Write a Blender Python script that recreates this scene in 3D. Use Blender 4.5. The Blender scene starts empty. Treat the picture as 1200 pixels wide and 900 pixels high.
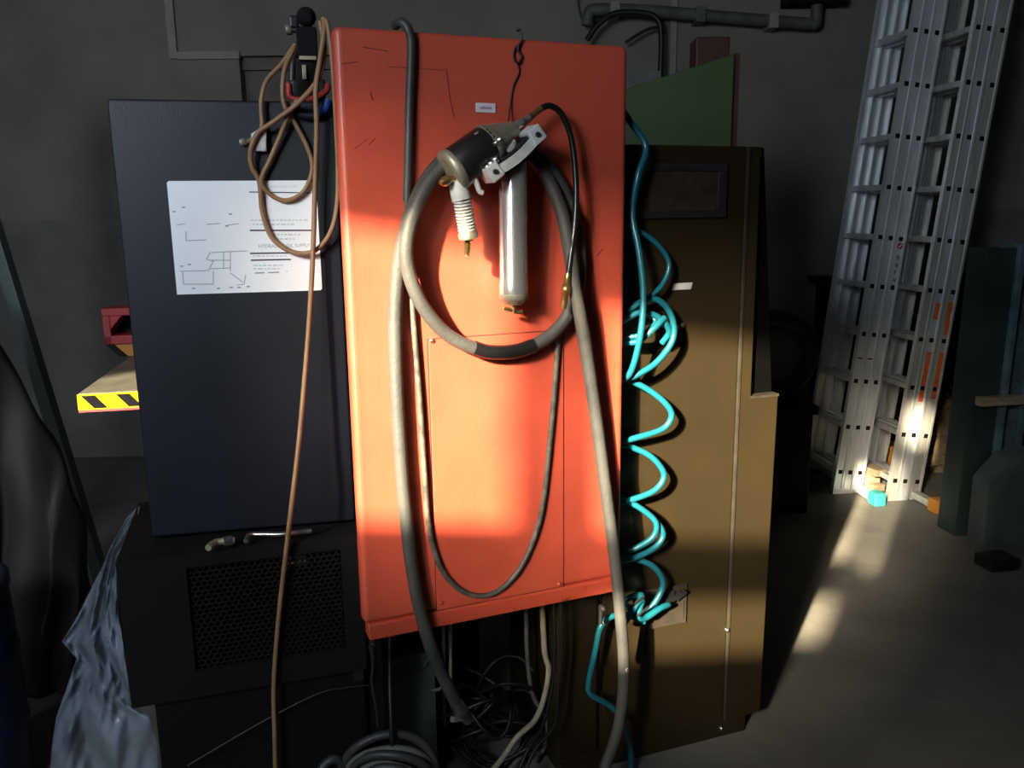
import bpy, bmesh, math, random
from mathutils import Vector, Matrix, noise
random.seed(7)
S = bpy.context.scene
COL = S.collection

# ------------------------------------------------------------------ camera
FOC, PX, PY, EYE = 981.0, 600.0, 450.0, 1.62
dn = Vector((60.0, 4810.0, 981.0)).normalized()          # world down seen in camera axes (x right, y down, z forward)
fw = (Vector((0, 0, 1)) - dn * dn.z).normalized()
rt = dn.cross(fw)
RM = Matrix((rt, fw, -dn))                               # camera axes -> world
CAM = Vector((0, 0, EYE))
cam_data = bpy.data.cameras.new('camera')
cam_data.sensor_width = 36.0
cam_data.lens = 36.0 * FOC / 1200.0
cam_data.clip_start = 0.02
cam = bpy.data.objects.new('camera', cam_data)
cx, cy, cz = RM @ Vector((1, 0, 0)), RM @ Vector((0, -1, 0)), RM @ Vector((0, 0, -1))
cam.matrix_world = Matrix(((cx.x, cy.x, cz.x, 0), (cx.y, cy.y, cz.y, 0), (cx.z, cy.z, cz.z, EYE), (0, 0, 0, 1)))
COL.objects.link(cam)
S.camera = cam

# ------------------------------------------------------------------ sky, sun, exposure
S.view_settings.view_transform = 'Standard'
S.view_settings.look = 'None'
S.view_settings.gamma = 1.0
S.view_settings.use_curve_mapping = False
S.view_settings.exposure = 0.0
world = bpy.data.worlds.new('sky')
S.world = world
world.use_nodes = True
bg = world.node_tree.nodes['Background']
bg.inputs['Color'].default_value = (0.80, 0.90, 1.0, 1)
bg.inputs['Strength'].default_value = 43.0
AZ, EL = math.radians(29), math.radians(23)
SUN = Vector((math.sin(AZ) * math.cos(EL), math.cos(AZ) * math.cos(EL), -math.sin(EL)))
sl = bpy.data.lights.new('sun', 'SUN')
sl.energy = 38.0
sl.color = (1.0, 0.85, 0.57)
sl.angle = math.radians(1.1)
so = bpy.data.objects.new('sun', sl)
so.rotation_euler = SUN.to_track_quat('-Z', 'Y').to_euler()
so.location = (-4, -6, 6)
COL.objects.link(so)
gl = bpy.data.lights.new('sun_fill', 'SUN')           # added wide second sun, haze-like warm fill for the shaded red front
gl.energy = 14.0; gl.color = (1.0, 0.88, 0.68); gl.angle = math.radians(8.5)
go = bpy.data.objects.new('sun_fill', gl); go.rotation_euler = so.rotation_euler; go.location = (-4.2, -6, 6)
COL.objects.link(go)
YW = -1.4                                                # the window wall behind the camera
PANES = [(-2.21, -1.88, 2.49, 3.20), (-1.73, -1.23, 2.47, 3.10), (-1.19, -1.11, 2.40, 3.10), (-1.73, -1.23, 2.10, 2.31),
         (-1.10, -0.97, 3.20, 3.42), (-3.82, -3.40, 2.80, 3.25)]  # first pane on this line is added, placed to put sun on the ladder
for x0, x1, z0, z1 in PANES:                             # light portals: guide the sky through the openings, give no light themselves
    al = bpy.data.lights.new('sky_portal', 'AREA')
    al.shape = 'RECTANGLE'; al.size = x1 - x0; al.size_y = z1 - z0
    al.cycles.is_portal = True
    ao = bpy.data.objects.new('sky_portal', al)
    ao.location = ((x0 + x1) / 2, YW, (z0 + z1) / 2)
    ao.rotation_euler = (math.radians(90), 0, 0)         # -Z of the lamp looks into the room (+Y)
    COL.objects.link(ao)

# ------------------------------------------------------------------ helpers
def ray(px, py): return RM @ Vector(((px - PX) / FOC, (py - PY) / FOC, 1.0))
def hit(px, py, P, n):
    r = ray(px, py); return CAM + r * ((P - CAM).dot(n) / r.dot(n))
def FL(px, py, z=0.0): return hit(px, py, Vector((0, 0, z)), Vector((0, 0, 1)))
def AT(px, py, y): return hit(px, py, Vector((0, y, 0)), Vector((0, 1, 0)))

class Fr:                                                # an upright face: u along it, o out of it, z up
    def __init__(s, O, yaw):
        a = math.radians(yaw); s.O = Vector((O[0], O[1], 0))
        s.U = Vector((math.cos(a), math.sin(a), 0)); s.N = Vector((math.sin(a), -math.cos(a), 0)); s.Z = Vector((0, 0, 1))
    def pt(s, u, o, z): return s.O + s.U * u + s.N * o + s.Z * z
    def px(s, x, y, o=0.0): return hit(x, y, s.O + s.N * o, s.N)
    def uz(s, x, y, o=0.0):
        q = s.px(x, y, o) - s.O; return q.dot(s.U), q.z
class Ax(Fr):                                            # free axes
    def __init__(s, O, U, N, Z): s.O, s.U, s.N, s.Z = Vector(O), Vector(U), Vector(N), Vector(Z)
W = Ax((0, 0, 0), (1, 0, 0), (0, -1, 0), (0, 0, 1))      # world: o = -y

def catmull(P, k, closed=False):
    P = [Vector(p) for p in P]; n = len(P); out = []
    for i in range(n if closed else n - 1):
        p0 = P[(i - 1) % n] if closed or i else P[0] * 2 - P[1]
        p1, p2 = P[i], P[(i + 1) % n]
        p3 = P[(i + 2) % n] if closed or i + 2 < n else p2 * 2 - p1
        for j in range(k):
            t = j / k
            out.append(0.5 * (2 * p1 + (p2 - p0) * t + (2 * p0 - 5 * p1 + 4 * p2 - p3) * t * t + (3 * p1 - p0 - 3 * p2 + p3) * t ** 3))
    if not closed: out.append(P[-1].copy())
    return out

class MB:
    def __init__(s): s.v, s.f, s.s = [], [], []
    def add(s, vs, fs, smooth=False):
        b = len(s.v); s.v += [Vector(p) for p in vs]
        for f in fs: s.f.append([b + i for i in f]); s.s.append(smooth)
        return s
    def hexa(s, p): return s.add(p, [(0, 1, 2, 3), (7, 6, 5, 4), (0, 4, 5, 1), (1, 5, 6, 2), (2, 6, 7, 3), (3, 7, 4, 0)])
    def box(s, fr, u0, u1, o0, o1, z0, z1):
        return s.hexa([fr.pt(u0, o0, z0), fr.pt(u1, o0, z0), fr.pt(u1, o1, z0), fr.pt(u0, o1, z0),
                       fr.pt(u0, o0, z1), fr.pt(u1, o0, z1), fr.pt(u1, o1, z1), fr.pt(u0, o1, z1)])
    def prism(s, fr, poly, o0, o1, smooth=False):
        n = len(poly)
        vs = [fr.pt(u, o0, z) for u, z in poly] + [fr.pt(u, o1, z) for u, z in poly]
        return s.add(vs, [tuple(range(n)), tuple(range(2 * n - 1, n - 1, -1))] + [(i, (i + 1) % n, n + (i + 1) % n, n + i) for i in range(n)], smooth)
    def tube(s, P, r, n=8, k=6, closed=False, straight=False):
        Q = [Vector(p) for p in P] if straight else catmull(P, k, closed)
        m = len(Q); rr = r if callable(r) else (lambda t: r)
        tans = []
        for i in range(m):
            a, b = (Q[(i - 1) % m], Q[(i + 1) % m]) if closed else (Q[max(i - 1, 0)], Q[min(i + 1, m - 1)])
            t = b - a; tans.append(t.normalized() if t.length > 1e-9 else Vector((0, 0, 1)))
        up = Vector((0.13, 0.31, 0.94)); x = tans[0].cross(up)
        if x.length < 1e-3: x = tans[0].cross(Vector((1, 0, 0)))
        x.normalize(); vs = []
        for i in range(m):
            t = tans[i]; x = (x - t * x.dot(t)); x.normalize(); y = t.cross(x); R = rr(i / max(m - 1, 1))
            for j in range(n):
                a = 2 * math.pi * j / n; vs.append(Q[i] + (x * math.cos(a) + y * math.sin(a)) * R)
        fs = [(i * n + j, i * n + (j + 1) % n, ((i + 1) % m) * n + (j + 1) % n, ((i + 1) % m) * n + j) for i in range(m if closed else m - 1) for j in range(n)]
        s.add(vs, fs, True)
        if not closed:
            s.add(vs[:n], [tuple(range(n - 1, -1, -1))]); s.add(vs[-n:], [tuple(range(n))])
        return s
    def lathe(s, p0, p1, prof, n=20, smooth=True):       # prof: (t 0..1 along p0->p1, radius)
        p0, p1 = Vector(p0), Vector(p1); t = (p1 - p0).normalized(); L = (p1 - p0)
        x = t.cross(Vector((0.2, 0.3, 0.93))); x.normalize(); y = t.cross(x); vs = []
        for a, r in prof:
            for j in range(n):
                q = 2 * math.pi * j / n; vs.append(p0 + L * a + (x * math.cos(q) + y * math.sin(q)) * r)
        m = len(prof)
        s.add(vs, [(i * n + j, i * n + (j + 1) % n, (i + 1) * n + (j + 1) % n, (i + 1) * n + j) for i in range(m - 1) for j in range(n)], smooth)
        s.add(vs[:n], [tuple(range(n - 1, -1, -1))]); s.add(vs[-n:], [tuple(range(n))])
        return s
    def cyl(s, p0, p1, r, r1=None, n=20): return s.lathe(p0, p1, [(0, r), (1, r if r1 is None else r1)], n)
    def bar(s, p0, p1, w, d, nrm):                        # straight bar, width w across, d along nrm
        p0, p1 = Vector(p0), Vector(p1); t = (p1 - p0).normalized(); N = (Vector(nrm) - t * t.dot(Vector(nrm))).normalized(); x = t.cross(N)
        c = [(-w / 2, -d / 2), (w / 2, -d / 2), (w / 2, d / 2), (-w / 2, d / 2)]
        return s.hexa([p0 + x * a + N * b for a, b in c] + [p1 + x * a + N * b for a, b in c])
    def build(s, name, mat, parent=None, bevel=0.0, seg=2, label=None, cat=None, group=None, kind=None):
        me = bpy.data.meshes.new(name)
        if parent is not None:
            root = parent
            while root.parent: root = root.parent
            off = root.location.copy()
        else:
            lo = [min(p[i] for p in s.v) for i in range(3)]; hi = [max(p[i] for p in s.v) for i in range(3)]
            off = Vector(((lo[0] + hi[0]) / 2, (lo[1] + hi[1]) / 2, lo[2]))
        me.from_pydata([p - off for p in s.v], [], s.f)
        bm = bmesh.new(); bm.from_mesh(me); bmesh.ops.recalc_face_normals(bm, faces=bm.faces); bm.to_mesh(me); bm.free()
        for p, q in zip(me.polygons, s.s): p.use_smooth = q
        me.materials.append(mat)
        o = bpy.data.objects.new(name, me); COL.objects.link(o)
        if parent is not None: o.parent = parent
        else: o.location = off
        if bevel > 0:
            md = o.modifiers.new('bevel', 'BEVEL'); md.width = bevel; md.segments = seg; md.limit_method = 'ANGLE'; md.angle_limit = math.radians(40)
        tag(o, label, cat, group, kind)
        return o
def tag(o, label=None, cat=None, group=None, kind=None):
    for k, v in (('label', label), ('category', cat), ('group', group), ('kind', kind)):
        if v: o[k] = v
    return o
def thing(name, label, cat, loc, group=None):
    o = bpy.data.objects.new(name, None); o.empty_display_size = 0.05; o.location = loc; COL.objects.link(o)
    return tag(o, label, cat, group)
def text(fr, s, u, z, o, size, mat, name, parent, align='LEFT', sx=1.0):
    cu = bpy.data.curves.new('txt', 'FONT'); cu.body = s; cu.size = size; cu.align_x = align
    ob = bpy.data.objects.new('txt', cu); COL.objects.link(ob)
    bpy.context.view_layer.update()
    me = bpy.data.meshes.new_from_object(ob.evaluated_get(bpy.context.evaluated_depsgraph_get()))
    m = MB(); m.add([fr.pt(u + p.co.x * sx, o, z + p.co.y) for p in me.vertices], [tuple(f.vertices) for f in me.polygons])
    bpy.data.objects.remove(ob); bpy.data.curves.remove(cu); bpy.data.meshes.remove(me)
    return m.build(name, mat, parent)

# ------------------------------------------------------------------ materials
MATS = {}
def mat(name, col, rough=0.5, metal=0.0, var=0.25, scale=6.0, bump=0.0, bscale=80.0, spec=0.5, col2=None, thr=(0.4, 0.65), stretch=None, coat=0.0):
    m = bpy.data.materials.new(name); m.use_nodes = True; nt = m.node_tree; b = nt.nodes['Principled BSDF']
    tc = nt.nodes.new('ShaderNodeTexCoord'); mp = nt.nodes.new('ShaderNodeMapping'); nt.links.new(tc.outputs['Object'], mp.inputs['Vector'])
    if stretch: mp.inputs['Scale'].default_value = stretch
    n = nt.nodes.new('ShaderNodeTexNoise'); n.inputs['Scale'].default_value = scale; n.inputs['Detail'].default_value = 6; n.inputs['Roughness'].default_value = 0.6
    nt.links.new(mp.outputs['Vector'], n.inputs['Vector'])
    r = nt.nodes.new('ShaderNodeValToRGB'); r.color_ramp.elements[0].position, r.color_ramp.elements[1].position = thr
    c2 = col2 or tuple(c * (1 - var) for c in col)
    r.color_ramp.elements[0].color = (*col, 1); r.color_ramp.elements[1].color = (*c2, 1)
    nt.links.new(n.outputs['Fac'], r.inputs['Fac']); nt.links.new(r.outputs['Color'], b.inputs['Base Color'])
    b.inputs['Roughness'].default_value = rough; b.inputs['Metallic'].default_value = metal; b.inputs['Specular IOR Level'].default_value = spec
    if coat: b.inputs['Coat Weight'].default_value = coat; b.inputs['Coat Roughness'].default_value = 0.3
    if bump:
        n2 = nt.nodes.new('ShaderNodeTexNoise'); n2.inputs['Scale'].default_value = bscale; n2.inputs['Detail'].default_value = 3
        nt.links.new(tc.outputs['Object'], n2.inputs['Vector'])
        bp = nt.nodes.new('ShaderNodeBump'); bp.inputs['Strength'].default_value = bump; bp.inputs['Distance'].default_value = 0.004
        nt.links.new(n2.outputs['Fac'], bp.inputs['Height']); nt.links.new(bp.outputs['Normal'], b.inputs['Normal'])
    MATS[name] = m
    return m
M = {}
M['plaster'] = mat('plaster', (0.205, 0.187, 0.162), 0.9, var=0.25, scale=1.6, bump=0.25, bscale=14, spec=0.2)
M['dado'] = mat('dado', (0.172,0.165,0.157), 0.8, var=0.3, scale=1.8, bump=0.2, bscale=12, spec=0.25)
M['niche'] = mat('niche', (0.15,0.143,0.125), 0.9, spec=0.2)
M['trunking'] = mat('trunking', (0.26, 0.245, 0.215), 0.6)
M['concrete'] = mat('concrete', (0.170, 0.158, 0.136), 0.75, col2=(0.105, 0.098, 0.086), scale=2.6, bump=0.5, bscale=22, spec=0.35, thr=(0.35, 0.7))
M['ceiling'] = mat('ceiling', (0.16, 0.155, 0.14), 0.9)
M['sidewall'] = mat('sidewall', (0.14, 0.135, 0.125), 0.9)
M['red'] = mat('red', (0.56, 0.080, 0.042), 0.48, var=0.22, scale=4.5, bump=0.12, bscale=110, spec=0.65, thr=(0.42, 0.72))
M['redlip'] = mat('redlip', (0.50, 0.068, 0.034), 0.4, col2=(0.10, 0.02, 0.015), scale=18, thr=(0.6, 0.72))
M['redold'] = mat('redold', (0.40, 0.03, 0.03), 0.5)
M['console'] = mat('console', (0.0095, 0.0118, 0.019), 0.46, var=0.35, scale=5, bump=0.14, bscale=300, spec=0.38)
M['charcoal'] = mat('charcoal', (0.0045, 0.0045, 0.0052), 0.85, bump=0.15, bscale=160, spec=0.22)
M['black'] = mat('black', (0.004,0.004,0.0045), 0.65, spec=0.2)
M['blackplastic'] = mat('blackplastic', (0.013, 0.013, 0.015), 0.32)
M['brown'] = mat('brown', (0.022, 0.0150, 0.0062), 0.40, var=0.22, scale=3.2, bump=0.1, bscale=90, spec=0.45, thr=(0.4, 0.75))
M['browntrim'] = mat('browntrim', (0.034,0.028,0.021), 0.4, var=0.3, scale=30)
M['ventblack'] = mat('ventblack', (0.020, 0.019, 0.021), 0.45)
M['screen'] = mat('screen', (0.075, 0.045, 0.034), 0.5, var=0.5, scale=30)
M['paper'] = mat('paper', (0.90, 0.93, 0.98), 0.48, var=0.05, scale=6, spec=1.0)
M['ink'] = mat('ink', (0.03, 0.03, 0.045), 0.6)
M['paleink'] = mat('paleink', (0.38, 0.41, 0.46), 0.6)
M['lightink'] = mat('lightink', (0.60, 0.64, 0.70), 0.6)
M['label'] = mat('label', (0.70, 0.62, 0.66), 0.5, var=0.1)
M['labelink'] = mat('labelink', (0.28, 0.24, 0.32), 0.6)
M['rubber'] = mat('rubber', (0.018,0.018,0.019), 0.5, col2=(0.058, 0.056, 0.052), scale=2.2, thr=(0.35, 0.62), bump=0.2, bscale=120)
M['rubberdust'] = mat('rubberdust', (0.064, 0.062, 0.058), 0.6, col2=(0.028, 0.028, 0.028), scale=7, thr=(0.40, 0.72), bump=0.3, bscale=120)
M['thinhose'] = mat('thinhose', (0.045, 0.043, 0.038), 0.5, col2=(0.16, 0.14, 0.11), scale=34, thr=(0.4, 0.7))
M['flex'] = mat('flex', (0.012, 0.012, 0.014), 0.28)
M['tape'] = mat('tape', (0.008, 0.008, 0.009), 0.4)
M['chrome'] = mat('chrome', (0.80, 0.79, 0.77), 0.22, metal=0.82, var=0.12, scale=9)
M['steel'] = mat('steel', (0.55, 0.54, 0.51), 0.33, metal=1.0, var=0.25, scale=14)
M['castalloy'] = mat('castalloy', (0.42, 0.38, 0.29), 0.5, metal=0.6, var=0.3, scale=20, bump=0.2)
M['greypaint'] = mat('greypaint', (0.62, 0.62, 0.60), 0.45, var=0.25, scale=20)
M['brass'] = mat('brass', (0.62, 0.42, 0.16), 0.3, metal=0.9, var=0.3, scale=30)
M['wire'] = mat('wire', (0.06, 0.05, 0.05), 0.45, metal=0.6)
M['cord'] = mat('cord', (0.30, 0.17, 0.085), 0.5, var=0.3, scale=12)
M['teal'] = mat('teal', (0.008, 0.112, 0.152), 0.25, var=0.15, scale=9, spec=0.6, coat=0.4)
M['alu'] = mat('alu', (0.80, 0.82, 0.86), 0.40, metal=0.5, var=0.2, scale=5, stretch=(3, 3, 0.6))
M['alualt'] = mat('alualt', (0.66, 0.65, 0.61), 0.42, metal=0.5, var=0.25, scale=6, stretch=(3, 3, 0.6))
M['orangepaint'] = mat('orangepaint', (0.75, 0.14, 0.03), 0.6, var=0.3, scale=30)
M['tealcap'] = mat('tealcap', (0.05, 0.45, 0.42), 0.5)
M['orangecap'] = mat('orangecap', (0.65, 0.26, 0.03), 0.5)
M['greenpaint'] = mat('greenpaint', (0.045, 0.075, 0.02), 0.6, var=0.2, scale=4)
M['darkgreen'] = mat('darkgreen', (0.026,0.040,0.038), 0.4, var=0.4, scale=5)
M['bluesteel'] = mat('bluesteel', (0.20,0.28,0.32), 0.35, metal=0.5, var=0.5, scale=10)
M['greybin'] = mat('greybin', (0.10, 0.12, 0.115), 0.5, var=0.3, scale=6)
M['wood'] = mat('wood', (0.30, 0.235, 0.15), 0.7, var=0.4, scale=14, stretch=(1, 6, 6))
M['darkred'] = mat('darkred', (0.055, 0.014, 0.012), 0.6)
M['yellow'] = mat('yellow', (0.55, 0.36, 0.003), 0.7, var=0.1, spec=0.1)
M['tabletop'] = mat('tabletop', (0.10,0.095,0.075), 0.5, var=0.45, scale=9)
M['orange'] = mat('orange', (0.55, 0.22, 0.03), 0.5)
M['tarp'] = mat('tarp', (0.034,0.030,0.026), 0.7, var=0.4, scale=4)
M['blue'] = mat('blue', (0.012, 0.022, 0.075), 0.4)
M['straw'] = mat('straw', (0.22, 0.15, 0.085), 0.8, var=0.5, scale=9)
M['cream'] = mat('cream', (0.42, 0.36, 0.24), 0.5, var=0.3, scale=14)
M['greycable'] = mat('greycable', (0.15, 0.145, 0.135), 0.5, var=0.35, scale=14)
M['darkcable'] = mat('darkcable', (0.007,0.007,0.008), 0.5)
M['pipe'] = mat('pipe', (0.10, 0.10, 0.095), 0.6, var=0.4, scale=12)
M['rubbertyre'] = mat('rubbertyre', (0.012, 0.012, 0.013), 0.6)
def film(name):
    m = bpy.data.materials.new(name); m.use_nodes = True; nt = m.node_tree; b = nt.nodes['Principled BSDF']; out = nt.nodes['Material Output']
    b.inputs['Base Color'].default_value = (0.36, 0.42, 0.54, 1); b.inputs['Roughness'].default_value = 0.22
    tl = nt.nodes.new('ShaderNodeBsdfTransparent'); mx = nt.nodes.new('ShaderNodeMixShader')
    n = nt.nodes.new('ShaderNodeTexNoise'); n.inputs['Scale'].default_value = 9; n.inputs['Detail'].default_value = 5
    tc = nt.nodes.new('ShaderNodeTexCoord'); nt.links.new(tc.outputs['Object'], n.inputs['Vector'])
    mr = nt.nodes.new('ShaderNodeMapRange'); mr.inputs['From Min'].default_value = 0.35; mr.inputs['From Max'].default_value = 0.7
    mr.inputs['To Min'].default_value = 0.10; mr.inputs['To Max'].default_value = 0.42
    nt.links.new(n.outputs['Fac'], mr.inputs['Value']); nt.links.new(mr.outputs['Result'], mx.inputs['Fac'])
    nt.links.new(tl.outputs[0], mx.inputs[1]); nt.links.new(b.outputs[0], mx.inputs[2]); nt.links.new(mx.outputs[0], out.inputs['Surface'])
    return m
M['film'] = film('plastic_film')

# ------------------------------------------------------------------ setting
XL, XR, YB, ZC = -4.7, 4.0, 5.6, 3.7
def struct(m, name, ma, parent=None, bevel=0.0):
    return m.build(name, ma, parent, bevel, kind=None if parent else 'structure')
def holed(fr, u0, u1, o0, o1, z0, z1, holes):
    us = sorted({u0, u1, *[h[0] for h in holes], *[h[1] for h in holes]}); zs = sorted({z0, z1, *[h[2] for h in holes], *[h[3] for h in holes]})
    m = MB()
    for a, b in zip(us, us[1:]):
        for c, d in zip(zs, zs[1:]):
            um, zm = (a + b) / 2, (c + d) / 2
            if not any(h[0] < um < h[1] and h[2] < zm < h[3] for h in holes): m.box(fr, a, b, o0, o1, c, d)
    return m
struct(MB().box(W, XL, XR, -YB, -YW, -0.1, 0.0), 'floor', M['concrete'])
struct(MB().box(W, XL, XR, -YB, -YW, ZC, ZC + 0.1), 'ceiling', M['ceiling'])
struct(MB().box(W, XL - 0.1, XL, -YB, -YW, 0, ZC), 'wall_left', M['sidewall'])
struct(MB().box(W, XR, XR + 0.1, -YB, -YW, 0, ZC), 'wall_right', M['sidewall'])
struct(holed(W, XL, XR, -YW - 0.02, -YW + 0.02, 0, ZC, PANES), 'wall_front', M['sidewall'])
NICHE = (-1.70, -0.72, 1.95, 2.615)
wb = struct(holed(W, XL, XR, -YB - 0.3, -YB, 0, ZC, [NICHE]), 'wall_back', M['plaster'])
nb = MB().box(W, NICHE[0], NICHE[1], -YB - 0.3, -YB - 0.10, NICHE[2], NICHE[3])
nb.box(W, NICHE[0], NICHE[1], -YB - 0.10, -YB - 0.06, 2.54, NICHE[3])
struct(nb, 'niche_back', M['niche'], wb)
struct(MB().box(W, XL, XR, -YB, -YB + 0.008, 0, 1.612), 'trim_1', M['dado'])
tr = MB().box(W, -2.13, -2.08, -YB, -YB + 0.025, 2.60, ZC).box(W, -2.08, -1.69, -YB, -YB + 0.025, 2.595, 2.64)
struct(tr, 'trim_2', M['trunking'])
struct(MB().box(W, 1.02, 1.06, -YB, -YB + 0.02, 1.62, ZC), 'trim_3', M['trunking'])
struct(MB().box(W, 2.66, 2.80, -5.55, -3.4, 3.42, 3.56), 'trim_4', M['pipe'])          # roof joist the ladders lean on, fixed under the ceiling
for i, (x0, x1, z0, z1) in enumerate(PANES):
    m = MB()
    for a, b, c, d in ((x0 - .03, x0, z0 - .03, z1 + .03), (x1, x1 + .005, z0 - .03, z1 + .03), (x0, x1, z0 - .03, z0), (x0, x1, z1, z1 + .03)):
        m.box(W, a, b, -YW + 0.02, -YW + 0.05, c, d)
    struct(m, 'window_%d' % (i + 1), M['trunking'])

# ------------------------------------------------------------------ red cabinet (sheet cover on a dark box)
RF = Fr((0, 2.0), 22)
RP = RF.px
U0, U1, Z0, Z1 = -0.391, 0.312, 0.614, 2.008
red = thing('machine_cabinet', 'tall red sheet-metal cabinet with hoses hung over its front', 'cabinet', RF.pt(0, -0.2, 0))
MB().box(RF, U0, U1, -0.045, 0, Z0 + 0.04, Z1).build('front_panel', M['red'], red, 0.016, 5)
MB().box(RF, U0 + 0.01, U1 - 0.003, -0.04, 0.006, Z0, Z0 + 0.042).build('bottom_lip', M['redlip'], red, 0.005)
ua, za = RF.uz(503, 392); ub, zb = RF.uz(660, 392); uc, zc = RF.uz(510, 712)
MB().box(RF, -0.2105, 0.1405, -0.001, 0.0004, 0.6555, 1.3375).build('cover_gap', M['darkred'], red)
acc = MB().box(RF, -0.208, 0.138, -0.001, 0.0022, 0.658, 1.335).build('access_plate', M['red'], red, 0.0012)
for x, y in ((506, 399), (652, 402), (517, 706), (655, 684)):
    p = RP(x, y, 0.001); MB().lathe(p, p + RF.N * 0.006, [(0, .006), (.6, .006), (1, .003)], 10).build('screw', M['steel'] if y < 400 else M['redlip'], acc)
for x, y in ((436, 738), (704, 697)):
    p = RP(x, y + 14, -0.01); b = MB()
    b.lathe(p + RF.N * 0.0, p + RF.N * 0.02, [(0, .008), (.7, .008), (1, .004)], 8)
    b.cyl(p - Vector((0, 0, 0.05)), p, 0.006, n=8)
    b.build('bolt', M['wire'], red)
MB().box(RF, -0.25, 0.075, -0.53, -0.045, Z0 + 0.05, 1.97).build('rear_body', M['black'], red)
for u, o in ((-0.372, -0.09), (-0.24, -0.5), (0.03, -0.5)):
    if 1:
        MB().box(RF, u, u + 0.035, o - 0.02, o + 0.02, 0, Z0 + 0.06).build('leg', M['charcoal'], red)
lu, lz = RF.uz(569, 126.5)
lab = MB().box(RF, lu - .024, lu + .024, 0, .0025, lz - .0105, lz + .0105).build('label_plate', M['label'], red, 0.001, label='small white printed label')
mk = MB()
for i in range(5): mk.box(RF, lu - .014 + i * .0058, lu - .0095 + i * .0058, .0024, .0031, lz - .003, lz + .002 + (i % 2) * .001)
mk.build('label_print', M['labelink'], lab)
# scratches and chips on the paint: thin dark marks
sc = MB()
for a, b, c in (((425, 55), (455, 60), .0014), ((432, 170), (440, 162), .002), ((415, 175), (430, 163), .0016), ((434, 108), (437, 118), .003), ((523, 80), (528, 120), .0014), ((528, 120), (533, 140), .0012),
                ((455, 78), (520, 82), .001), ((400, 75), (420, 72), .0015), ((527, 515), (540, 510), .003), ((700, 300), (706, 292), .003), ((620, 260), (624, 256), .002)):
    sc.bar(RP(*a, .0006), RP(*b, .0006), c, .0008, RF.N)
sc.build('paint_scratches', mat('scratch', (0.20, 0.018, 0.018), 0.6), red, kind='stuff')

# ------------------------------------------------------------------ brown cabinet
BF = Fr((0, 2.115), 20)
BP = BF.px
br = thing('electrical_cabinet', 'tall dark brown electrical cabinet with a mesh vent near its top', 'cabinet', BF.pt(0.48, -0.3, 0))
MB().box(BF, 0.268, 0.688, -0.42, 0, 0.055, 1.79).build('body', M['brown'], br, 0.006)
MB().box(BF, 0.13, 0.262, -0.42, -0.012, 0.03, 1.5).build('side_bay', M['brown'], br, 0.01)
MB().box(BF, 0.262, 0.268, -0.4, -0.02, 0.03, 1.7).build('gap_strip', M['black'], br)
MB().prism(BF, [(0.6965, 0.057), (0.826, 0.057), (0.833, 1.09), (0.738, 1.09), (0.735, 1.79), (0.6965, 1.79)], -0.4, -0.001).build('corner_panel', M['brown'], br, 0.004)
MB().box(BF, 0.6878, 0.6966, -0.06, 0.0035, 0.06, 1.785).build('edge_strip', M['browntrim'], br, 0.001)
MB().prism(BF, [(0.736, 1.09), (0.832, 1.09), (0.765, 1.79), (0.736, 1.79)], -0.38, -0.03).build('side_plate', mat('shade_black', (0.0015, 0.0015, 0.0016), 0.9, spec=0.03), br, 0.003)  # shade put into the colour: near-black so direct sun won't grey the plate
MB().box(BF, 0.736, 0.833, -0.03, 0.001, 1.084, 1.092).build('ledge', M['browntrim'], br)
MB().box(BF, 0.14, 0.775, -0.38, -0.006, 0.0, 0.054).build('plinth', M['brown'], br, .003)
vent = MB()
u0, u1, z0, z1 = 0.338, 0.622, 1.602, 1.744; a0, a1, b0, b1 = 0.382, 0.594, 1.622, 1.724
vent.box(BF, u0, u1, 0, .010, z0, b0).box(BF, u0, u1, 0, .010, b1, z1).box(BF, u0, a0, 0, .010, b0, b1).box(BF, a1, u1, 0, .010, b0, b1)
vo = vent.build('vent_frame', M['ventblack'], br, 0.002)
ms = MB()
for sgn in (1, -1):
    k = 0.0075; n = int((a1 - a0 + b1 - b0) / k) + 2
    for i in range(-n, n):
        s0 = a0 + i * k; seg = []
        for z, uu in ((b0, s0), (b1, s0 + (b1 - b0) * 1.3 * sgn)): seg.append((uu, z))
        (ua_, za_), (ub_, zb_) = seg
        if ua_ == ub_: continue
        t0, t1 = sorted(((a0 - ua_) / (ub_ - ua_), (a1 - ua_) / (ub_ - ua_))); t0, t1 = max(t0, 0), min(t1, 1)
        if t1 - t0 < .02: continue
        L = lambda t: BF.pt(ua_ + (ub_ - ua_) * t, .004 + .001 * sgn, za_ + (zb_ - za_) * t)
        ms.bar(L(t0), L(t1), .0022, .0016, BF.N)
ms.build('vent_mesh', M['screen'], vo, kind='stuff')
MB().box(BF, a0, a1, 0.0003, .001, b0, b1).build('vent_backing', M['black'], vo)
MB().prism(BF, [BF.uz(787, 340), BF.uz(809, 339), BF.uz(811, 331), BF.uz(789, 332)], 0, .004).build('name_badge', M['greypaint'], br, 0.001)
for x, y in ((777, 381), (800, 381), (845, 853), (852, 738)):
    p = BP(x, y, 0.0); MB().lathe(p - BF.N * .002, p + BF.N * .008, [(0, .008), (.6, .008), (1, .004)], 10).build('bolt', M['steel'], br)
pl = MB().box(BF, 0.398, 0.538, 0, .008, 0.424, 0.549).build('socket_plate', M['browntrim'], br, 0.002, label='grey socket plate')
MB().box(BF, 0.41, 0.527, .007, .011, 0.44, 0.495).build('plate_insert', M['browntrim'], pl, 0.001)
MB().box(BF, 0.41, 0.49, .007, .022, 0.503, 0.538).build('socket', M['blackplastic'], pl, 0.003)
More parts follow.
